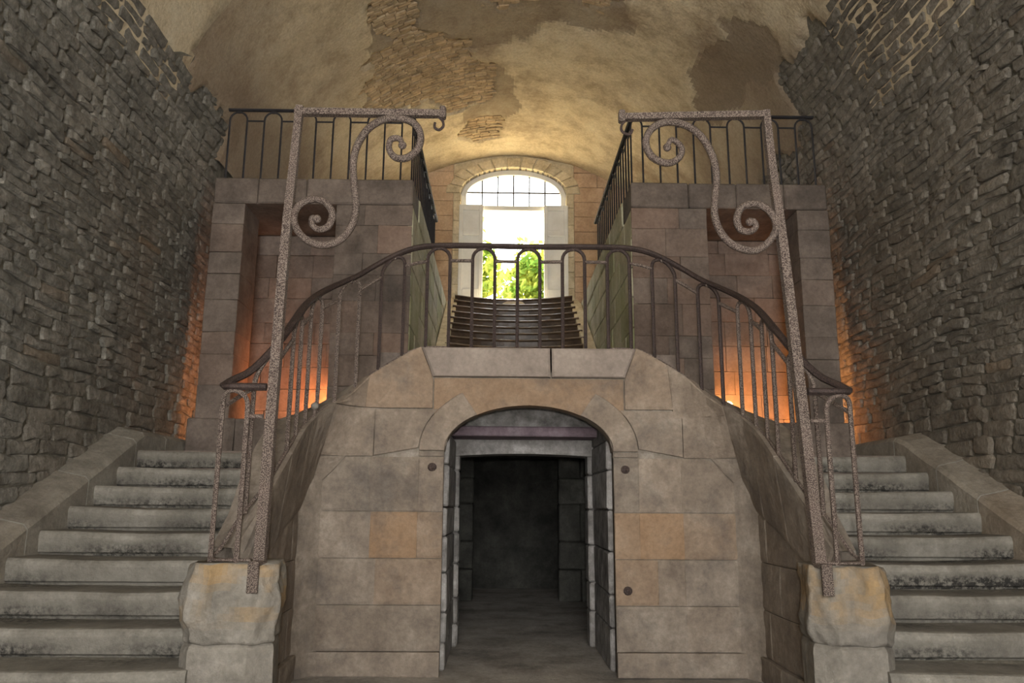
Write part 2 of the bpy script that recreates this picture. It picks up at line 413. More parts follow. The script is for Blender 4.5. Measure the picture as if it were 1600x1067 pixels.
# ---- front wall of the bridge between the two flights
P1T = [(0, 0, DW, 2.5), (.31, .884, DW, 2.5), (.385, 1.07, 6.26, 2.39), (.46, 1.265, 6.2, 2.25), (.53, 1.37, 6.12, 2.11), (.60, 1.48, 6.0, 2.0),
       (.69, 1.57, 5.85, 1.90), (.78, 1.605, 5.6, 1.77), (.87, 1.61, 5.32, 1.585), (.93, 1.65, 5.12, 1.39), (.965, 1.71, 5.0, 1.21), (1, 1.80, 4.90, 1.0)]
ZBT = [(.31, 2.5), (.385, 2.1), (.46, 1.76), (.53, 1.52), (.62, 1.26), (.8, 1.1), (1, .80)]
def P0(u):
    if u <= .60: return Vector((1.715*u/.60, DW))
    if u <= .64: t = (u-.60)/.04; return Vector((1.715+.025*t, DW-.05*t))
    t = (u-.64)/.36; return Vector((1.74-.005*t-.025*sin(pi*t), DW-.05-1.28*t))
def ztop(u): return interp(P1T, abs(u))[2]
def zbl(u): return min(interp(ZBT, abs(u))[0], ztop(u))
def front_pt(u, z):
    sg = -1 if u < 0 else 1; u = abs(u)
    p = P0(u); x1, y1, zt = interp(P1T, u); zb = zbl(u)
    t = max(0, min(1.1, (z-zb)/max(.02, zt-zb))) if z > zb else 0
    return Vector((sg*(p.x+(x1-p.x)*t), p.y+(y1-p.y)*t, z))
def front(u, z, h):
    p = front_pt(u, z)
    if h == 0: return p
    au = abs(u); e = .004; a, b = front_pt(math.copysign(max(0, au-e), u), z), front_pt(math.copysign(min(1, au+e), u), z)
    t = b-a; n = Vector((t.y, -t.x, 0))
    if t.length < 1e-6: n = Vector((0, -1, 0))
    n.normalize()
    if n.dot(Vector((0, 1.5, z))-p) < 0: n = -n
    return p+n*h
def uX(x): return math.copysign(min(abs(x)/1.715*.60, 1), x)
AW, AS, AHT = .665, 1.67, .36
def arch_z(x, a=AW, b=AHT): return AS+b*sqrt(max(0, 1-(x/a)**2))
mb = MB(); mb2 = MB()
for sg in (-1, 1):
    us = [i/24*uX(AW) for i in range(25)]
    mb.grid([[front(sg*u, arch_z(u/.60*1.715)+(ztop(u)-arch_z(u/.60*1.715))*t, -.02) for u in us] for t in (0, .25, .5, .75, .99)])
    us = [uX(AW)+(1-uX(AW))*i/50 for i in range(51)]
    mb.grid([[front(sg*u, ztop(u)*t, -.02) for u in us] for t in [k/14 for k in range(14)]+[.985]])
    # coping top and the back of the string wall
    us = [i/60 for i in range(61)]; rowa, rowb, rowc = [], [], []
    for u in us:
        x1, y1, zt = interp(P1T, u); a = interp(P1T, max(0, u-.03)); b = interp(P1T, min(1, u+.03))
        t = Vector((b[0]-a[0], b[1]-a[1])).normalized(); n = Vector((-t.y, t.x))
        if u < .3: n = Vector((0, 1))
        rowa.append((sg*x1, y1, zt-.01)); rowb.append((sg*(x1+n.x*.27), y1+n.y*.27, zt-.01)); rowc.append((sg*(x1+n.x*.27), y1+n.y*.27, 0.0 if u > .42 else 2.25))
    mb2.grid([rowa, rowb, rowc], .55)
wf = struct(mb.build('wall_front', 'joint', smooth=True), 'curved ashlar wall under the stair bridge with an arched doorway', 'wall')
mb2.build('coping_top', 'ash', wf)

def fstone(u0, u1, z0, z1, tint, warm=0., proud=.004, mat_='ash', nu=None, rag=.004):
    """wall stone left or right; top clipped to the string line"""
    lo = (lambda u: z0) if not callable(z0) else z0
    hi = (lambda u: z1) if not callable(z1) else z1
    um = (u0+u1)/2
    if hi(um)-lo(um) < .04: return
    mb = MB(); gstone(mb, front, u0, u1, lo, hi, nu or max(2, int(abs(u1-u0)/.03)), 3, .003, proud, .004, .05, tint, warm, rag)
    mb.build('stone', mat_, wf)
random.seed(21)
courses = [(.18, .51), (.51, .85), (.85, 1.2), (1.2, 1.62)]
cols_ = {-1: [[1.715, 1.07, .665], [1.715, 1.17, .665], [1.715, 1.22, .86, .665], [1.715, 1.24, .86, .665]],
         1: [[1.715, 1.2, .665], [1.715, 1.2, .99, .665], [1.715, 1.2, .86, .665], [1.715, 1.2, .86, .665]]}
warmth = {(-1, 2, 1): (.5, .8), (-1, 2, 2): (.5, .4), (1, 2, 1): (.52, .8), (1, 2, 2): (.53, .6), (1, 1, 2): (.5, .45), (1, 2, 0): (.5, .35), (-1, 1, 1): (.5, .3)}
for sg in (-1, 1):
    for ci, (a, b) in enumerate(courses):
        xs = cols_[sg][ci]
        for k in range(len(xs)-1):
            tn, wm = warmth.get((sg, ci, k), (rnd(.42, .58), rnd(0, .12)))
            if ci == 0: tn -= .06
            hi_ = (lambda u, b=b: min(b, zbl(u))) if k == 0 else (lambda u, b=b: b)
            fstone(sg*uX(xs[k+1]), sg*uX(xs[k]), (lambda u, a=a: a), hi_, tn, wm)
    # base moulding course, a little proud
    for x0, x1 in ((1.70, 1.21), (1.21, .665)): fstone(sg*uX(x1), sg*(uX(x0) if x0 < 1.7 else .62), 0, .18, rnd(.45, .55), .05, .035, rag=.003)
    fstone(sg*.622, sg*.80, 0, .18, .42, .05, .03); fstone(sg*.802, sg*.995, 0, .18, .45, .0, .03)
    # side return wall courses up to the string
    for ci, (a, b) in enumerate(courses):
        for (u0, u1) in ((.601, .8 if ci % 2 else .72), (.802 if ci % 2 else .722, 1)):
            fstone(sg*u0, sg*u1, (lambda u, a=a: a), (lambda u, b=b: min(b, zbl(u))), rnd(.4, .5), rnd(0, .1), .002)
    # coping / squinch stones
    for u0, u1 in ((.601, .73), (.732, .87), (.872, 1.0)):
        fstone(sg*u0, sg*u1, zbl, lambda u: ztop(u)+.004, rnd(.42, .52), .05, .014, rag=.003)
    # course 1.62-2.0 beyond the shoulder, following the squinch
    fstone(sg*uX(1.22), sg*.60, (lambda u: max(1.62, 0)), (lambda u: min(2.0, ztop(u))), .52, .12, .006)
    fstone(sg*uX(1.24), sg*.60, lambda u: zbl(u) if zbl(u) < 1.62 else 1.62, lambda u: 1.62, .48, .05, .004)
    # top stones under the curve
    edge = lambda u: min(ztop(u), 2.25+(abs(u)/.6*1.715-.77)/.08*.25) if abs(u)/.6*1.715 < .86 else ztop(u)
    if sg < 0:
        fstone(sg*uX(.765), sg*.46, 2.0, edge, .55, .42, .01)
        fstone(sg*.461, sg*.60, 2.0, edge, .5, .2, .01)
    else:
        fstone(sg*uX(.765), sg*.40, 2.0, edge, .55, .28, .01)
        fstone(sg*.401, sg*.60, 1.93, edge, .5, .15, .01)
# polygonal stones around the arch (flat part of the wall)
def flat(a, b, h): return Vector((a, DW-h, b))
def ell(t, a, b): return (a*cos(t), AS+b*sin(t))
def arcp(t0, t1, a, b, n=8): return [ell(t0+(t1-t0)*i/n, a, b) for i in range(n+1)]
R_ = math.radians
def pst(poly, tint, warm, proud=.008, mat_='ash', depth=.12, lab=None):
    mb = MB(); slab(mb, poly, flat, proud, .004, depth, tint, warm)
    o = mb.build('stone', mat_, wf)
    if lab: o['label'] = lab
ia, ib, oa, ob = AW, AHT, .86, .58
for sg in (-1, 1):
    T = (lambda t: t) if sg > 0 else (lambda t: pi-t)
    pst(arcp(T(0), T(R_(52)), ia, ib)+arcp(T(R_(52)), T(0), oa, ob), .56, .12, .012)           # shoulder
    # block beside the shoulder
    ring = arcp(T(R_(2)), T(R_(34)), oa+.006, ob+.006, 5)
    pst(ring+[(sg*.765, 1.992), (sg*1.215, 1.992), (sg*1.215, 1.628)], .54, .1, .006)
    pst([(sg*.862, 1.625), (sg*.862, 1.66), (sg*.67, 1.66), (sg*.67, 1.625)], .5, .05, .0)
bot = arcp(pi-R_(50.5), R_(50.5), ia, ib, 14)
rr = [p for p in arcp(R_(50.5), R_(24), oa+.006, ob+.006, 5) if p[0] <= .757]
lr = [(-p[0], p[1]) for p in rr[::-1]]
pst(bot+rr+[(.757, 2.245), (-.757, 2.245)]+lr, .5, .62, .002, lab='ochre lintel stone over the arch')
# bridge slabs
def cap(x0b, x0t, x1b, x1t, tn):
    mb = MB(); slab(mb, [(x0b, 2.255), (x1b, 2.255), (x1t, 2.49), ((x1t+x0t)/2, 2.492), (x0t, 2.49)], flat, .03, .014, .3, tn, .0)
    mb.build('bridge_slab', 'slab', wf)
cap(-.765, -.86, .172, .168, .5); cap(.184, .182, .765, .86, .53)
for sg, z in ((-1, 1.54), (1, 1.53), (1, .62)):          # old iron fixing holes by the door
    mb = MB(); x = sg*.755; mb.ball((x, DW-.004, z), .038, 9, 5, sq=(1, .5, .9)); mb.ball((x+.008, DW-.022, z-.008), .014, 7, 4)
    mb.build('iron_socket', 'irond', wf)

# ---- door reveal and cellar
mb = MB()
for sg in (-1, 1):
    mb.box(sg*.68, sg*1.2, DW+.07, 7.76, 0, 2.25, .45)
    mb.box(sg*.68, sg*.9, DW+.03, DW+.2, 0, 1.9, .45)
n = 16
soff = arcp(0, pi, AW+.006, AHT+.006, n)
mb.grid([[(x, DW-.0, z) for x, z in soff], [(x, DW+.22, z) for x, z in soff]], .4)
for (x0, z0), (x1, z1) in zip(soff, soff[1:]):
    i = [mb.vert(p) for p in ((x0, DW+.2, z0), (x1, DW+.2, z1), (x1, DW+.2, 2.3), (x0, DW+.2, 2.3))]
    mb.face(i, .4)
mb.build('door_core', 'joint', wf)
dr = thing('door_reveal', (0, 7.0, 0), 'stone lined passage of the arched doorway with a stepped lintel', 'doorway', kind='structure')
random.seed(31)
for sg in (-1, 1):
    z = 0
    while z < 1.8:
        h = rnd(.2, .34); z1 = min(z+h, 1.92)
        mb = MB(); mb.box(sg*.637+rnd(-.006, .006), sg*.7, DW+.21, 7.5+rnd(-.03, .03), z+.003, z1-.003, rnd(.35, .75), 0, .012, .004); mb.build('stone', 'reveal', dr)
        mb = MB(); mb.box(sg*(.60+rnd(-.005, .005)), sg*.7, 7.52, 7.78, z+.003, z1-.003, rnd(.3, .7), 0, .014, .004); mb.build('jamb_stone', 'reveal', dr)
        z = z1
mb = MB(); mb.box(-.72, .72, 7.22, 7.4, 1.93, 2.3, .6, 0, .01); mb.build('tympanum', 'reveal', dr)
mb = MB(); mb.box(-.70, .70, 7.1, 7.5, 1.855, 1.945, .5, 0, .012, .004); mb.build('upper_lintel', 'lintel', dr)
mb = MB()
rows = []
for i in range(13):
    x = -.66+1.32*i/12; zb = 1.70+.025*(1-(x/.66)**2)
    rows.append([(x, 7.48, zb), (x, 7.48, 1.86), (x, 7.8, 1.86), (x, 7.8, zb)])
mb.grid(rows, .5, close=True); mb.build('lower_lintel', 'reveal', dr)
mb = MB()
for sg in (-1, 1): mb.box(sg*1.2, sg*1.25, 7.76, 13, 0, 2.3, .5)
mb.box(-1.24, 1.24, 6.5, 13, 2.26, 2.3, .4)
mb.box(-1.24, 1.24, 12.8, 13, -.2, 2.3, .2)
for sg in (-1, 1): mb.box(sg*.9, sg*1.0, 11.2, 12.8, 0, 2.3, .2); mb.box(sg*.62, sg*1.22, 11.1, 11.22, 0, 2.3, .2)
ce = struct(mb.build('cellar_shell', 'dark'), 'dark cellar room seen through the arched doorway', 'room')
for sg in (-1, 1):
    z = 0; k = 0
    while z < 2.2:
        h = (.42, .36, .5, .34, .4, .3)[k % 6]; k += 1
        x = .58
        for wd in ((.3, .34) if k % 2 else (.4, .24)):
            mb = MB(); mb.box(sg*x, sg*(x+wd-.01), 11.0, 11.2, z, min(2.26, z+h-.01), rnd(.3, .9) if not (sg > 0 and k == 4) else 1.3, 0, .015, .006)
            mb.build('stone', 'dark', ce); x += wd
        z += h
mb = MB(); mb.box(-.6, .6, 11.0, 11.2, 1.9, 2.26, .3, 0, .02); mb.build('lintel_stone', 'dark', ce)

# ---- bridge landing and platforms behind the string walls
mb = MB()
mb.box(-1.24, 1.24, DW+.25, 10.6, 2.32, 2.495, .5)
mb.box(-.9, .9, DW+.02, DW+.27, 2.3, 2.493, .5)
for sg in (-1, 1):
    for k in range(4):
        x = 1.9-.25*k; mb.box(sg*(x-.25), sg*x, 6.95, DP, 1.5, 1.925+.19*k, .5)
    mb.box(sg*1.9, sg*RV, 7.44+.02, 9.72, 1.3, 1.73, .5)
    mb.box(sg*2.1, sg*3.13, DP+.03, 9.72, 1.7, 2.12, .45)
    mb.box(sg*3.13, sg*3.45, DP+.1, DP+.55, 1.7, 2.12, .45)
lan = struct(mb.build('landing', 'pier'), 'stone landings behind the curved string walls', 'landing')

# ---- piers under the galleries
random.seed(41)
for sg, side in ((-1, 'left'), (1, 'right')):
    mb = MB()
    mb.box(sg*1.26, sg*2.08, DP+.03, 9.7, 1.5, ZU-.02, .5)
    mb.box(sg*3.15, sg*3.46, DP+.03, 9.02, 1.7, ZU-.02, .5)
    mb.box(sg*1.3, sg*3.9, 9.68, 9.8, 1.5, ZU-.02, .5)
    mb.box(sg*1.3, sg*3.48, DP+.03, 9.75, ZU-.3, ZU-.03, .5); mb.box(sg*1.3, sg*3.9, 9.69, DE, ZU-.3, ZU-.03, .5)
    mb.box(sg*1.26, sg*1.45, 9.6, DE, 2.3, ZU-.02, .5)
    wp = struct(mb.build('wall_pier_'+side, 'pier'), side+' gallery wall of brown ashlar with a deep lit recess', 'wall')
    zc = [1.74, 2.14, 2.5, 2.84, 3.09, 3.45, 3.75, 4.0, 4.33, 4.575]
    for k, (a, b) in enumerate(zip(zc, zc[1:])):
        cut = (1.24, 1.62, 2.1) if k % 2 else (1.24, 1.78, 2.1)
        for x0, x1 in zip(cut, cut[1:]):
            if b <= 2.2: continue
            mb = MB(); mb.box(sg*(x0+.001), sg*(x1-.001), DP+rnd(0, .006), DP+.4, a+.001, b-.001, rnd(.38, .62), max(0, rnd(-.3, .5)), .004, .003); mb.build('stone', 'pier', wp)
        # right-hand return of the pilaster inside the recess
        mb = MB(); mb.box(sg*1.9, sg*2.1, DP+.41, 9.7, a+.003, b-.003, rnd(.4, .6), .2, .009, .003); mb.build('stone', 'pier', wp)
        if a >= 2.1:
            mb = MB(); mb.box(sg*3.13, sg*3.49, DP, 9.05, a+.0015, b-.0015, rnd(.36, .56), max(0, rnd(-.3, .3)), .006, .004); mb.build('stone', 'pier', wp)
    for x0, x1 in ((1.95, 2.5), (2.5, 3.05), (3.05, 3.56)):      # plinth course
        mb = MB(); mb.box(sg*(x0+.003), sg*(x1-.003), DP-.03, DP+.3, 1.73, 2.14, rnd(.36, .5), 0, .012, .004); mb.build('plinth_stone', 'pier', wp)
    xs = (1.24, 1.9, 2.45, 3.0, 3.49)
    for x0, x1 in zip(xs, xs[1:]):                               # coping course over everything
        mb = MB(); mb.box(sg*(x0+.002), sg*(x1-.002), DP-.012, DP+.6, 4.578, ZU, rnd(.4, .52), 0, .016, .003); mb.build('coping_stone', 'pier', wp)
    # recess back wall
    z = 1.74
    k = 0
    while z < 4.5:
        h = rnd(.26, .32); x = 2.1 if k % 2 else 1.95
        while x < 3.85:
            L_ = rnd(.42, .66)
            mb = MB(); mb.box(sg*(x+.0015), sg*(min(3.84, x+L_)-.0015), 9.6, 9.7, z+.0015, min(4.57, z+h)-.0015, rnd(.36, .6), rnd(0, .5), .005, .003); mb.build('stone', 'pier', wp)
            x += L_
        z += h; k += 1
    # long face along the central flight
    Sx = lambda a, b, h: Vector((sg*(1.24-h), a, b))
    z = 2.5; k = 0
    while z < 4.56:
        h = .344; d = DP+.012; first = True
        while d < DE:
            L_ = rnd(.6, 1.0) if not first else (.5 if k % 2 else .9); first = False
            e = min(DE, d+L_)
            mb = MB(); slab(mb, [(d+.004, z+.004), (e-.004, z+.004), (e-.004, z+h-.004), (d+.004, z+h-.004)], Sx, rnd(.0, .014), .014, .05, rnd(.4, .62), max(0, rnd(-.4, .6))); mb.build('stone', 'pierg', wp)
            d = e
        z += h; k += 1
    d = DP+.6
    while d < DE:
        mb = MB(); mb.box(sg*1.225, sg*1.6, d+.003, min(DE, d+1.05)-.003, 4.578, ZU, rnd(.4, .6), .1, .014, .003); mb.build('coping_stone', 'pierg', wp); d += 1.05

# ---- end wall with its arched window
WO, WZ0, WZS, WH = 1.06, 5.05, 7.34, .56      # half width, sill, spring, rise of the masonry opening
def oarch(x, a=WO, zs=WZS, h=WH): return zs+h*sqrt(max(0, 1-(x/a)**2)) if abs(x) < a else zs
mb = MB()
rows_x = [-WO+2*WO*i/24 for i in range(25)]
mbp = MB()
for y in (DE+.02, DE+.45):
    (mbp if y < DE+.1 else mb).grid([[(x, y, oarch(x)) for x in rows_x], [(x, y, 8.4) for x in rows_x]])
mbp.box(-WO-.14, -WO, DE+.0, DE+.1, WZ0, 8.4); mbp.box(WO, WO+.14, DE+.0, DE+.1, WZ0, 8.4)
mb.grid([[(x, DE, oarch(x)) for x in rows_x], [(x, DE+.45, oarch(x)) for x in rows_x]])
mb.box(-4, -WO, DE+.02, DE+.45, 2, 8.4); mb.box(WO, 4, DE+.02, DE+.45, 2, 8.4); mb.box(-WO, WO, DE+.02, DE+.45, 2, WZ0-.03)
we = struct(mb.build('wall_end', 'joint'), 'far end wall of warm coursed stone around the bright window', 'wall')
mbp.build('arch_infill', 'pale', we)
random.seed(51)
Sf = lambda a, b, h: Vector((a, DE-h, b))
z = 4.7; k = 0
while z < 8.2:
    h = .31
    for sg in (-1, 1):
        x = WO+.14
        while x < 3.85:
            L_ = rnd(.38, .75); x1 = min(3.86, x+L_)
            zt = ZS+sqrt(max(0, (RV+.08)**2-x**2)) if x < RV else 0
            if z < zt: 
                mb = MB(); slab(mb, [(sg*(x+.003), z+.003), (sg*(x1-.003), z+.003), (sg*(x1-.003), z+h-.003), (sg*(x+.003), z+h-.003)], Sf, rnd(0, .008), .008, .05, rnd(.42, .6), rnd(0, .1)); mb.build('stone', 'wall_end', we)
            x = x1
    z += h; k += 1
for sg in (-1, 1):                                                # pale jamb stones
    z = WZ0-.3
    while z < WZS-.02:
        h = min(rnd(.28, .42), WZS-z)
        mb = MB(); mb.box(sg*(WO-.01), sg*(WO+.135), DE-.03, DE+.4, z+.003, z+h-.003, rnd(.45, .6), 0, .01, .003); mb.build('jamb_stone', 'pale', we); z += h
nv = 13
for k in range(nv):                                               # voussoirs
    t0, t1 = pi-pi*k/nv, pi-pi*(k+1)/nv
    def pt(t, e): return (( WO+e)*cos(t), WZS+(WH+e*.8)*sin(t))
    e = .25+rnd(-.03, .07)
    mb = MB(); slab(mb, [pt(t0-.01, 0), pt((t0+t1)/2, 0), pt(t1+.01, 0), pt(t1+.01, e), pt((t0+t1)/2, e*1.02), pt(t0-.01, e)], Sf, .03+rnd(-.01, .014), .014, .3, rnd(.35, .65)); mb.build('voussoir', 'pale', we)

# window joinery
wi = thing('window_1', (0, DE+.1, WZ0), 'white arched window with barred fanlight and open panelled leaves', 'window', kind='structure')
mb = MB(); FY = DE+.1
def fr(t, e, y): return ((WO-.01-e)*cos(t), y, WZS+(WH-.01-e)*sin(t))
ts = [pi-pi*i/28 for i in range(29)]
mb.grid([[fr(t, 0, FY) for t in ts], [fr(t, .1, FY) for t in ts], [fr(t, .1, FY+.09) for t in ts], [fr(t, 0, FY+.09) for t in ts]])
for sg in (-1, 1): mb.box(sg*(WO-.01), sg*(WO-.11), FY, FY+.09, WZ0, WZS+.002, bev=.006)
mb.box(-WO+.1, WO-.1, FY-.02, FY+.1, 7.02, 7.12, bev=.01)
mb.build('window_frame', 'paint', wi)
gx = [-.95+1.9*i/6 for i in range(7)]
zt_ = lambda x: WZS+(WH-.11)*sqrt(max(0, 1-(x/(WO-.11))**2))
for i, x in enumerate(gx[1:-1]):
    mb = MB(); mb.box(x-.014, x+.014, FY+.04, FY+.06, 7.1, zt_(x)+.01); mb.build('glazing_bar', 'irond', wi)
    mb = MB(); mb.ball((x, FY+.035, 7.42), .02, 6, 4); mb.build('bar_boss', 'irond', wi)
mb = MB(); mb.box(-.95, .95, FY+.04, FY+.06, 7.406, 7.434); mb.build('glazing_bar', 'irond', wi)
for i in range(6):
    for (za, zb_) in ((7.12, 7.42), (7.42, None)):
        x0, x1 = gx[i]+.004, gx[i+1]-.004
        top_ = [zt_(x0)-.002, zt_((x0+x1)/2)-.002, zt_(x1)-.002] if zb_ is None else [zb_]*3
        if min(top_) < za+.01: top_ = [max(t, za+.012) for t in top_]
        mb = MB(); pts = [(x0, za), (x1, za), (x1, top_[2]), ((x0+x1)/2, top_[1]), (x0, top_[0])]
        slab(mb, pts, lambda a, b, h: Vector((a, FY+.05-h, b)), .002, .001, .002); mb.build('pane', 'glass', wi)
for sg in (-1, 1):                                                # open inner leaves
    x0, x1 = .6, 1.075; y0 = DE-.075
    mb = MB(); mb.box(sg*x0, sg*x1, y0+.035, y0+.06, WZ0+.02, 7.08)
    for a, b, c, d in ((x0, x0+.075, WZ0+.02, 7.08), (x1-.075, x1, WZ0+.02, 7.08), (x0+.075, x1-.075, WZ0+.02, 5.35), (x0+.075, x1-.075, 6.44, 6.56), (x0+.075, x1-.075, 6.97, 7.08)):
        mb.box(sg*a, sg*b, y0, y0+.05, c, d, .5, 0, .006)
    lf = sub(mb.build('shutter_leaf', 'paint', wi))
    def rp(poly, nm):
        mb = MB(); slab(mb, [(sg*x, z) for x, z in poly], lambda a, b, h: Vector((a, y0+.035-h, b)), .03, .02, .01, .5); mb.build(nm, 'paint', lf)
    rp([(x0+.11, 6.6), (x1-.11, 6.6), (x1-.11, 6.93), (x0+.11, 6.93)], 'upper_panel')
    xm = (x0+x1)/2; r = xm-x0-.11
    rp([(x0+.11, 5.4), (x1-.11, 5.4)]+[(xm+r*cos(R_(t)), 6.2+r*sin(R_(t))) for t in range(0, 181, 22)], 'arched_panel')

# ================================================================== STAIRS
def flight_step(mb, x0, x1, d, z, run, seed, curve=None, rise=.17, wear=.0, bottom=.2, nose=False):
    n = max(8, int(abs(x1-x0)/.09)); rows = []
    for i in range(n+1):
        t = i/n; x = x0+(x1-x0)*t; c = curve(x) if curve else 0
        j = .008*nz(x*3, d, z*3+seed)+.005*nz(x*11, d, seed); wz = -wear*max(0, 1-abs(2*t-1)**2)+.007*nz(x*2.2, z*7, seed+3.)
        y = d+c+j; R = []
        for py, pz, g in ((.035, -bottom, .8), (.03, -.13, .6), (.026, -.09, .5), (.02, -.05, .2), (.004, -.04, 0), (-.008, -.028, 0), (-.006, -.012, 0.), (.008, -.001, 0), (.06, .0, .1), (.1, 0, .1), (run*.8, 0., .4), (run+.08, 0, .5), (run+.08, -bottom, 0)) if nose else ((.04, -bottom, 1.), (.03, -.168, 1.), (.008, -.155, .95), (.006, -.12, .85), (.001, -.085, .35), (-.003, -.045, .0), (.002, -.02, 0.), (.014, -.005, .1), (.034, 0, .2), (.09, .0, .3), (run*.8, 0., .8), (run+.08, .0, .9), (run+.08, -bottom, 0)):
            gg = g*(.85+1.3*nz(x*1.5, z*5., seed+1.))
            R.append(((x, y+py+.003*nz(x*8, py*60, seed), z+pz+(wz if pz > -.05 else 0)), max(0., gg)))
        rows.append(R)
    ix = mb.grid(rows, .5+.1*nz(seed, z, 1.), 0, close=True)
    mb.face(ix[0][::-1]); mb.face(ix[-1])
D0, Z0, ST = 4.905, .545, .3617
for sg, side in ((-1, 'left'), (1, 'right')):
    fl = thing('stair_flight', (sg*2.7, 4, 0), 'worn grey stone stair flight climbing along the '+side+' rubble wall', 'staircase', 'side stair flights')
    for i in range(-3, 8):
        xi = 1.86 if i >= 0 else (1.9 if i == -1 else 1.6)
        mb = MB(); flight_step(mb, sg*xi, sg*3.62, D0+ST*i, Z0+.17*i, ST, i+sg*20, wear=.018)
        o = mb.build('step', 'step', fl)
    # wall string: sloped stones between steps and rubble wall
    d = 4.3; k = 0
    while d < 8.6:
        L_ = rnd(.55, .95); e = min(8.65, d+L_)
        tp = lambda q: min(Z0+.47*(q-D0)+.13, 1.93)+.01*nz(q*3, 0, sg)
        mb = MB(); xi, xo = 3.575, 3.9; A = []
        for q in [d+.006+(e-d-.012)*t/4 for t in range(5)]:
            t_ = tp(q); A.append([(sg*xi, q, t_-.9), (sg*xi, q, t_-.05), (sg*(xi+.03), q, t_-.015), (sg*(xi+.2), q, t_+.02), (sg*xo, q, t_+.05), (sg*xo, q, t_-.9)])
        ix = mb.grid(A, rnd(.4, .55), rnd(0, .2), close=True); mb.face(ix[0][::-1]); mb.face(ix[-1])
        mb.build('wall_string', 'step', fl, smooth=False); d = e
    # base fill under the flight
    mb = MB(); mb.grid([[(sg*1.86, y, max(0, Z0+.47*(y-D0)-.2)), (sg*3.6, y, max(0, Z0+.47*(y-D0)-.2))] for y in (3.8, 5, 6, 7.5)]); mb.build('flight_core', 'mortar', fl)

cf = thing('central_stair_flight', (0, 10.5, ZB), 'dark worn central flight of curved steps rising to the bright window', 'staircase')
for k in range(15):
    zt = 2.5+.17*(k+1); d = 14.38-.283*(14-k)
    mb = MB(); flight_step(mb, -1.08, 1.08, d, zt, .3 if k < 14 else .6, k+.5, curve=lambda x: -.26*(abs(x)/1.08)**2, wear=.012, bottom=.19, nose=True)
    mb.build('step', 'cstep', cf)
mb = MB(); mb.box(-1.2, 1.2, 14.4, DE+.6, 4.6, 5.045); mb.build('threshold', 'pale', cf)
for sg in (-1, 1):
    d = 9.6
    while d < 14.3:
        e = min(14.35, d+rnd(.7, 1.1)); mb = MB(); A = []
        tp = lambda q: 2.68+max(0, (q-10.15))*.58
        for q in (d+.004, (d+e)/2, e-.004):
            t_ = min(tp(q), 5.02); A.append([(sg*1.03, q, t_-.75), (sg*1.03, q, t_-.015), (sg*1.045, q, t_), (sg*1.21, q, t_), (sg*1.23, q, t_-.75)])
        ix = mb.grid(A, rnd(.45, .6), close=True); mb.face(ix[0][::-1]); mb.face(ix[-1]); mb.build('curb_stone', 'pale', cf); d = e

# ================================================================== NEWELS
for sg, side in ((-1, 'left'), (1, 'right')):
    random.seed(61+sg)
    nw = thing('newel_block', (sg*1.69, 4.82, 0), 'broken-cornered stone newel block at the foot of the '+side+' curved railing', 'newel', 'stone newels at the foot of the railings')
    o_ = .07 if sg < 0 else 0.
    base = [(1.97, 5.04), (1.99, 4.64), (1.92, 4.56), (1.65-o_, 4.55), (1.53-o_, 4.67), (1.60-o_, 5.04)]
    def ring(z, k, j, ex=0.):
        pts = []
        cx, cy = 1.74, 4.82
        for (a, b), (c, d) in zip(base, base[1:]+base[:1]):
            for q in range(12):
                t = q/12; x, y = a+(c-a)*t, b+(d-b)*t
                x, y = cx+(x-cx)*k, cy+(y-cy)*k
                n_ = j*nz(x*6, y*6, z*6+sg*7)+j*.5*nz(x*17, y*17, z*17)
                ang = Vector((x-cx, y-cy)).normalized()
                pts.append((sg*(x+ang.x*n_), y+ang.y*n_, z+.5*j*nz(x*9, y*9, 3)))
        return pts
    mb = MB()
    prof = [(.50, .90), (.515, .95), (.53, .965), (.55, .975), (.58, .985), (.62, 1.0), (.66, 1.0), (.70, 1.0), (.74, .995), (.78, .99), (.82, .98), (.86, .975), (.90, .965), (.925, .93)]
    ix = mb.grid([ring(z, k, .04) for z, k in prof], .5, .0, close=True); mb.face(ix[-1]); mb.face(ix[0][::-1])
    for f in range(len(mb.f)):                     # broken ochre faces
        c = Vector([sum(mb.v[i][q] for i in mb.f[f])/len(mb.f[f]) for q in range(3)])
        mb.wm[f] = max(0, min(1, .35+1.5*nz(c.x*4.5, c.y*4.5+sg*3, c.z*4.5)+.5*nz(c.x*16, c.y*16, c.z*16)))*smooth((c.z-.56)*8)
    mb.build('upper_block', 'newel', nw, smooth=True)
    mb = MB()
    prof = [(.0, .97), (.1, .965), (.2, .965), (.3, .965), (.4, .96), (.46, .955), (.485, .93), (.50, .88)]
    ix = mb.grid([ring(z, k, .008) for z, k in prof], .52, .0, close=True); mb.face(ix[-1]); mb.build('lower_block', 'newel', nw)

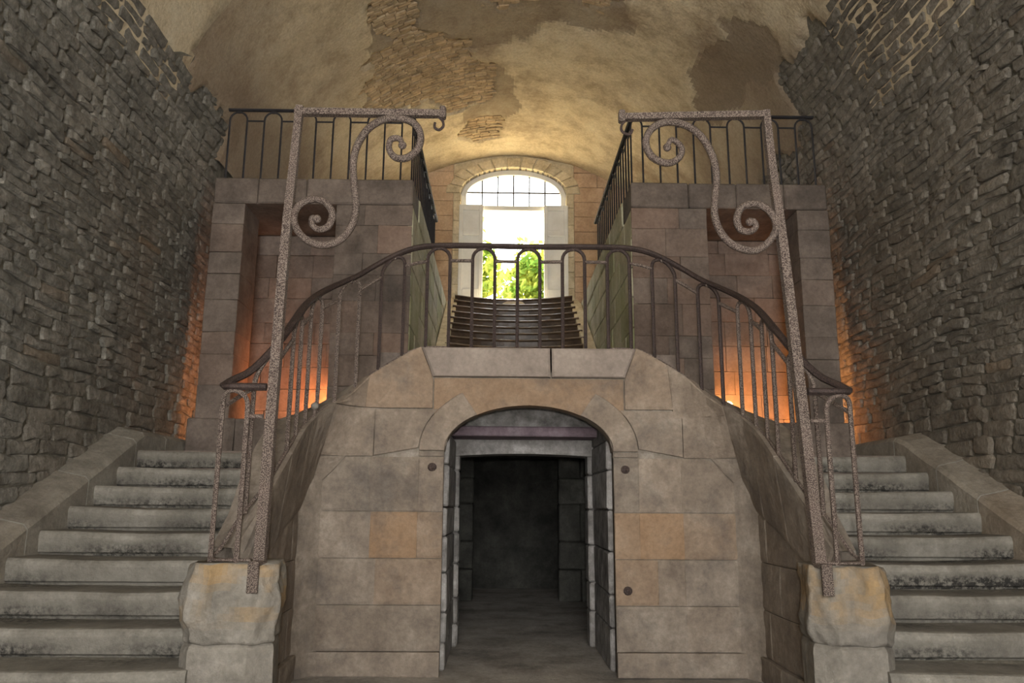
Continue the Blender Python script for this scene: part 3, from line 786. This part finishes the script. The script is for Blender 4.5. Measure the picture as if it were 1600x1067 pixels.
# ================================================================== RAILINGS
def hoop_rail(root, path, zr, zb, pitch, wid, mats, rt=.011, hr=(.026, .02), start=.1, cross=.155, up_gap=.045, bottom_bar=None, fix=False):
    """path: list of (x,y); zr, zb: height of handrail top / foot at path parameter; hoops, linking bars, handrail"""
    P = [Vector(p) for p in path]; cum = [0]
    for a, b in zip(P, P[1:]): cum.append(cum[-1]+(b-a).length)
    tot = cum[-1]
    def at(s):
        s = max(0, min(tot, s))
        for i in range(len(P)-1):
            if s <= cum[i+1] or i == len(P)-2:
                t = (s-cum[i])/max(1e-6, cum[i+1]-cum[i]); p = P[i]+(P[i+1]-P[i])*t
                return p.x, p.y, zr[i]+(zr[i+1]-zr[i])*t, zb[i]+(zb[i+1]-zb[i])*t
    n = int(tot/.05); mb = MB()
    mb.sweep([(at(tot*i/n)[0], at(tot*i/n)[1], at(tot*i/n)[2]-hr[1]) for i in range(n+1)], hr[0], hr[1]); mb.build('handrail', mats[0], root)
    s = start; hoops = []
    while s+wid < tot+.01: hoops.append(s); s += pitch
    if fix:
        hoops = [h for h in hoops if h > .36 and h+wid < tot-.36]; hoops = [.10]+hoops+[tot-.10-wid]
    for h in hoops:
        r = wid/2; pts = []
        x, y, z, b = at(h); 
        zc = lambda q: at(q)[2]-up_gap-r
        pts.append((x, y, b-.01)); pts.append((x, y, (b+z)/2))
        for k in range(11):
            t = pi*k/10; q = h+r-r*cos(t); x, y, z, _ = at(q); pts.append((x, y, z-up_gap-r+r*sin(t)))
        x, y, z, b = at(h+wid); pts.append((x, y, (b+z)/2)); pts.append((x, y, b-.01))
        mb = MB(); mb.sweep(pts, rt, n=6, up=(.3, .2, 0.01)); mb.build('baluster_hoop', mats[1] if not fix or min(h, tot-h) < 1.7 else mats[0], root)
    for h in hoops:
        x, y, z, _ = at(h+wid/2); mb = MB(); mb.box(x-.02, x+.02, y-.012, y+.012, z-up_gap-.012, z-.02); mb.build('hoop_collar', mats[1], root)
    ends = [-1e9]+hoops
    for h0, h1 in zip(hoops, hoops[1:]):
        q0, q1 = h0+wid, h1; x0, y0, z0, _ = at(q0); x1, y1, z1, _ = at(q1); xm, ym, zm, _ = at((q0+q1)/2)
        mb = MB(); mb.sweep([(x0, y0, z0-cross), (xm, ym, zm-cross), (x1, y1, z1-cross)], rt*.95, n=6); mb.build('cross_bar', mats[1], root)
    if fix:
        for q0, q1 in ((.005, hoops[0]), (hoops[-1]+wid, tot-.005)):
            x0, y0, z0, _ = at(q0); x1, y1, z1, _ = at(q1); mb = MB(); mb.sweep([(x0, y0, z0-.2), (x1, y1, z1-.2)], rt*.95, n=6); mb.build('cross_bar', mats[1], root)
    if bottom_bar:
        a, b_ = bottom_bar; mb = MB(); k = int((b_-a)/.05)
        mb.sweep([(at(a+(b_-a)*i/k)[0], at(a+(b_-a)*i/k)[1], at(a+(b_-a)*i/k)[3]+.012) for i in range(k+1)], .012, .01, n=6); mb.build('bottom_bar', mats[1], root)
    return at, tot

# bridge railing: newel - left curve - bridge - right curve - newel
half = [(1.62, 4.70, 1.955, .925), (1.80, 4.69, 1.955, .925), (1.885, 4.74, 1.965, .93), (1.87, 4.85, 2.02, .98), (1.80, 4.97, 2.10, 1.17), (1.70, 5.10, 2.28, 1.36), (1.645, 5.3, 2.49, 1.57), (1.635, 5.6, 2.70, 1.75),
        (1.59, 5.87, 2.86, 1.90), (1.50, 6.03, 2.97, 1.99), (1.385, 6.15, 3.07, 2.10), (1.27, 6.24, 3.18, 2.24), (1.08, 6.30, 3.31, 2.38), (.89, 6.31, 3.375, 2.48), (.6, 6.31, 3.39, 2.49), (0.001, 6.31, 3.385, 2.49)]
hs = catmull([Vector((a, b, c)) for a, b, c, d in half], 4); hb = catmull([Vector((a, b, d)) for a, b, c, d in half], 4)
full = [(-p.x, p.y, p.z, q.z) for p, q in zip(hs, hb)]+[(p.x, p.y, p.z, q.z) for p, q in list(zip(hs, hb))[::-1][1:]]
br = thing('bridge_railing', (0, 6.31, 2.49), 'rusty wrought iron railing with hooped balusters sweeping over the bridge', 'railing')
P_ = [(p[0], p[1]) for p in full]
tot_ = sum((Vector(a)-Vector(b)).length for a, b in zip(P_, P_[1:]))
nh = int((tot_-.2)//.372)
pitch_ = .372
# centre one hoop on the bridge axis
start_ = ((tot_/2-.095) % pitch_)
if start_ > pitch_-.05: start_ -= pitch_
if start_ < .03: start_ += .0
at_, tt = hoop_rail(br, P_, [p[2] for p in full], [p[3] for p in full], pitch_, .185, ('irond', 'irond' if 0 else 'iron'), rt=.0155, hr=(.031, .023), start=max(.02, start_), fix=True)
for a, b_ in ((.02, 2.6), (tt-2.6, tt-.02)):
    k = 50; mb = MB(); mb.sweep([(at_(a+(b_-a)*i/k)[0], at_(a+(b_-a)*i/k)[1], at_(a+(b_-a)*i/k)[3]+.012) for i in range(k+1)], .014, .01, n=6); mb.build('bottom_bar', 'iron', br)

# gallery railings
for sg, side in ((-1, 'left'), (1, 'right')):
    pth = [(sg*3.42, DP+.06), (sg*1.42, DP+.06)]+[(sg*(1.42-.13*sin(R_(t))), DP+.19-.13*cos(R_(t))) for t in (20, 40, 60, 80)]+[(sg*1.29, DP+.22), (sg*1.29, 12.2)]
    gr = thing('gallery_railing', (sg*2.3, DP+.06, ZU), 'dark iron railing with hooped balusters along the '+side+' gallery edge', 'railing', 'gallery railings')
    hoop_rail(gr, pth, [ZU+.885]*len(pth), [ZU]*len(pth), .40, .2, ('ironu', 'ironu'), rt=.0115, hr=(.03, .018), start=.02)

# ================================================================== SCROLLED LAMP BRACKETS
YB = 4.66
BR = {-1: dict(post=[(-1.577, .80), (-1.577, .922), (-1.568, 1.642), (-1.557, 2.549), (-1.548, 2.978), (-1.534, 3.359), (-1.52, 3.73)],
    arm=[(-1.55, 3.690), (-.61, 3.690)], hook=[(-.633, 3.667), (-.61, 3.640), (-.606, 3.605), (-.632, 3.580), (-.66, 3.597), (-.658, 3.63)],
    scr=[(-.86, 3.472), (-.88, 3.517), (-.934, 3.51), (-.943, 3.444), (-.899, 3.387), (-.827, 3.388), (-.763, 3.447), (-.747, 3.538), (-.786, 3.617), (-.872, 3.655), (-.981, 3.647), (-1.076, 3.586), (-1.138, 3.481), (-1.163, 3.377), (-1.158, 3.261), (-1.14, 3.134), (-1.135, 3.021), (-1.16, 2.921), (-1.232, 2.833), (-1.336, 2.807), (-1.432, 2.843), (-1.495, 2.917), (-1.512, 3.004), (-1.469, 3.079), (-1.388, 3.106), (-1.315, 3.075), (-1.276, 3.006), (-1.296, 2.931), (-1.353, 2.906), (-1.396, 2.936), (-1.399, 2.982), (-1.369, 2.975)]),
    1: dict(post=[(1.597, .80), (1.603, .921), (1.565, 1.75), (1.525, 2.57), (1.5, 3.015), (1.476, 3.334), (1.458, 3.742)],
    arm=[(1.48, 3.715), (.532, 3.682)], hook=[(.552, 3.658), (.531, 3.630), (.528, 3.595), (.552, 3.570), (.585, 3.570), (.598, 3.60)],
    scr=[(.816, 3.481), (.847, 3.534), (.906, 3.483), (.891, 3.413), (.817, 3.373), (.721, 3.411), (.681, 3.506), (.714, 3.598), (.802, 3.652), (.924, 3.641), (1.031, 3.563), (1.099, 3.433), (1.121, 3.291), (1.105, 3.137), (1.098, 3.023), (1.135, 2.91), (1.214, 2.83), (1.332, 2.801), (1.418, 2.851), (1.477, 2.939), (1.465, 3.027), (1.408, 3.09), (1.337, 3.108), (1.263, 3.075), (1.235, 2.999), (1.256, 2.937), (1.315, 2.925), (1.352, 2.957), (1.340, 2.995), (1.316, 2.988)])}
for sg, side in ((-1, 'left'), (1, 'right')):
    b = BR[sg]; V3 = lambda q, y=YB: Vector((q[0], y, q[1]))
    o = thing('scroll_bracket', (b['post'][0][0], YB, .8), 'tall rusted iron lamp bracket with two scrolls rising from the '+side+' newel', 'bracket', 'scrolled iron brackets')
    mb = MB(); mb.sweep([V3(p, YB) for p in catmull([(p[0], p[1], 0) for p in b['post'][1:]], 4)], .042, .042, n=4, up=(0, 1, 0), taper=lambda t: 1.05-.3*t, tint=.52)
    mb.build('post', 'iron', o)
    x = b['post'][0][0]; mb = MB(); mb.box(x-.03, x+.03, 4.535, 4.56, .77, .93, .35, 0, .004); mb.box(x-.03, x+.03, 4.54, YB+.02, .915, .94, .4, 0, .004); mb.build('foot_strap', 'iron', o)
    mb = MB(); mb.sweep([V3(b['arm'][0]), V3(((b['arm'][0][0]+b['arm'][1][0])/2, (b['arm'][0][1]+b['arm'][1][1])/2)), V3(b['arm'][1])], .032, .03, n=4); mb.build('arm', 'iron', o)
    e = b['arm'][1]; mb = MB(); mb.box(e[0]-.02, e[0]+.02, YB-.03, YB+.03, e[1]-.033, e[1]+.045, .5, 0, .008); mb.build('end_cap', 'iron', o)
    mb = MB(); mb.sweep([V3(p) for p in catmull([(p[0], p[1], 0) for p in b['hook']], 4)], .009, n=6, up=(0, 1, 0)); mb.build('hook', 'irond', o)
    mb = MB(); pts = catmull([(p[0], p[1], 0) for p in b['scr']], 4)
    mb.sweep([V3(p) for p in pts], .0235, .026, n=8, up=(0, 1, 0), taper=lambda t: .72+.28*min(1, min(t, 1-t)*6)); 
    for q in (b['scr'][0], b['scr'][-1]): mb.ball((q[0], YB, q[1]), .027, 8, 6)
    mb.build('scroll', 'iron', o, smooth=True)
    mb = MB(); c = min(b['scr'], key=lambda q: -sg*q[0]); mb.ball((c[0]-sg*.0, YB-.01, c[1]), .028, 8, 5, sq=(.8, 1, 1.1)); mb.build('rivet', 'iron', o)

# small knob standing on the left string
kn = thing('string_knob', (-1.585, 5.80, 1.9), 'small pale iron knob on the left curved string wall', 'knob')
mb = MB(); mb.sweep([(-1.585, 5.80, 1.86), (-1.585, 5.80, 1.93)], .012, n=8); mb.build('stem', 'iron', kn)
mb = MB(); mb.ball((-1.585, 5.80, 1.955), .03, 10, 8, sq=(1, 1, .9)); mb.build('ball', 'newel', kn, smooth=True)

# recess lamps
for sg, side in ((-1, 'left'), (1, 'right')):
    lx, ly, lz = sg*2.40, 9.05, 2.12
    lp = thing('recess_lamp', (lx, ly, lz), ('small glowing lamp on the floor of the right recess' if sg > 0 else 'warm floor lamp hidden in the left recess behind the pilaster'), 'lamp', 'recess floor lamps')
    if sg < 0: lx, ly = -2.18, 9.2; lp.location = (lx, ly, lz); reg(lp)
    mb = MB(); mb.sweep([(lx, ly, lz), (lx, ly, lz+.23)], .03, n=10); mb.build('socket', 'irond', lp)
    mb = MB(); mb.ball((lx, ly, lz+.27), .052, 12, 8); mb.build('bulb', 'bulb', lp, smooth=True)
    l = light('lamp_light', 'SPOT', (lx+sg*.02, ly+.12, lz+.27), 115 if sg > 0 else 95, (1, .42, .12) if sg > 0 else (1, .31, .09), (lx+sg*.62, 9.65, lz+.3), spot_size=R_(165), spot_blend=1., shadow_soft_size=.05)
    l2 = light('lamp_light_behind_pier', 'POINT', (sg*3.36, 9.32, 2.2), 20 if sg > 0 else 5, (1, .36, .10), shadow_soft_size=.06)
    lq = thing('corner_lamp', (sg*3.36, 9.32, 1.73), 'warm lamp behind the '+side+' outer pier lighting the rubble corner', 'lamp', 'corner lamps behind the piers')
    mb = MB(); mb.sweep([(sg*3.36, 9.32, 1.73), (sg*3.36, 9.32, 2.08)], .03, n=10); mb.build('socket', 'irond', lq)
    mb = MB(); mb.ball((sg*3.36, 9.32, 2.1), .035, 10, 6); mb.build('bulb', 'bulb', lq, smooth=True)

# ================================================================== OUTSIDE THE WINDOW
mb = MB(); mb.grid([[(-30, y, 4.95), (30, y, 4.95)] for y in (15.4, 80)]); struct(mb.build('ground', 'grass'), 'sunlit gravel ground outside the window', 'ground')
random.seed(77)
for k, (cx, cy, cz, rx, rz, lab) in enumerate([(-1.75, 23, 7.9, 1.35, 2.4, 'yellow-green tree left of centre beyond the window'), (1.35, 25.5, 7.7, 1.7, 2.2, 'lower yellow-green tree right of centre beyond the window'), (-4.6, 29.5, 9.0, 2.4, 4.2, 'taller tree at the left edge of the window view')]):
    tr = thing('garden_tree', (cx, cy, 4.95), lab, 'tree', 'garden trees outside')
    mb = MB(); mb.sweep([(cx, cy, 4.9), (cx+.1, cy, 6.5), (cx, cy, cz)], .12, n=7); mb.build('trunk', 'bark', tr)
    mb = MB()
    for _ in range(4200):
        v = Vector((random.gauss(0, 1), random.gauss(0, 1), random.gauss(0, 1))).normalized()*rnd(.45, 1)**.6
        v *= 1+.35*nz(v.x*2.5+k, v.y*2.5, v.z*2.5)
        p = Vector((cx+v.x*rx, cy+v.y*rx, cz+v.z*rz)); a = Vector((rnd(-1, 1), rnd(-1, 1), rnd(-1, 1))).normalized(); b = a.orthogonal().normalized()
        i = [mb.vert(p+a*.17), mb.vert(p+b*.09), mb.vert(p-a*.17), mb.vert(p-b*.09)]; mb.face(i, rnd(.3, .7))
    mb.build('foliage', 'leaf', tr, kind='stuff')
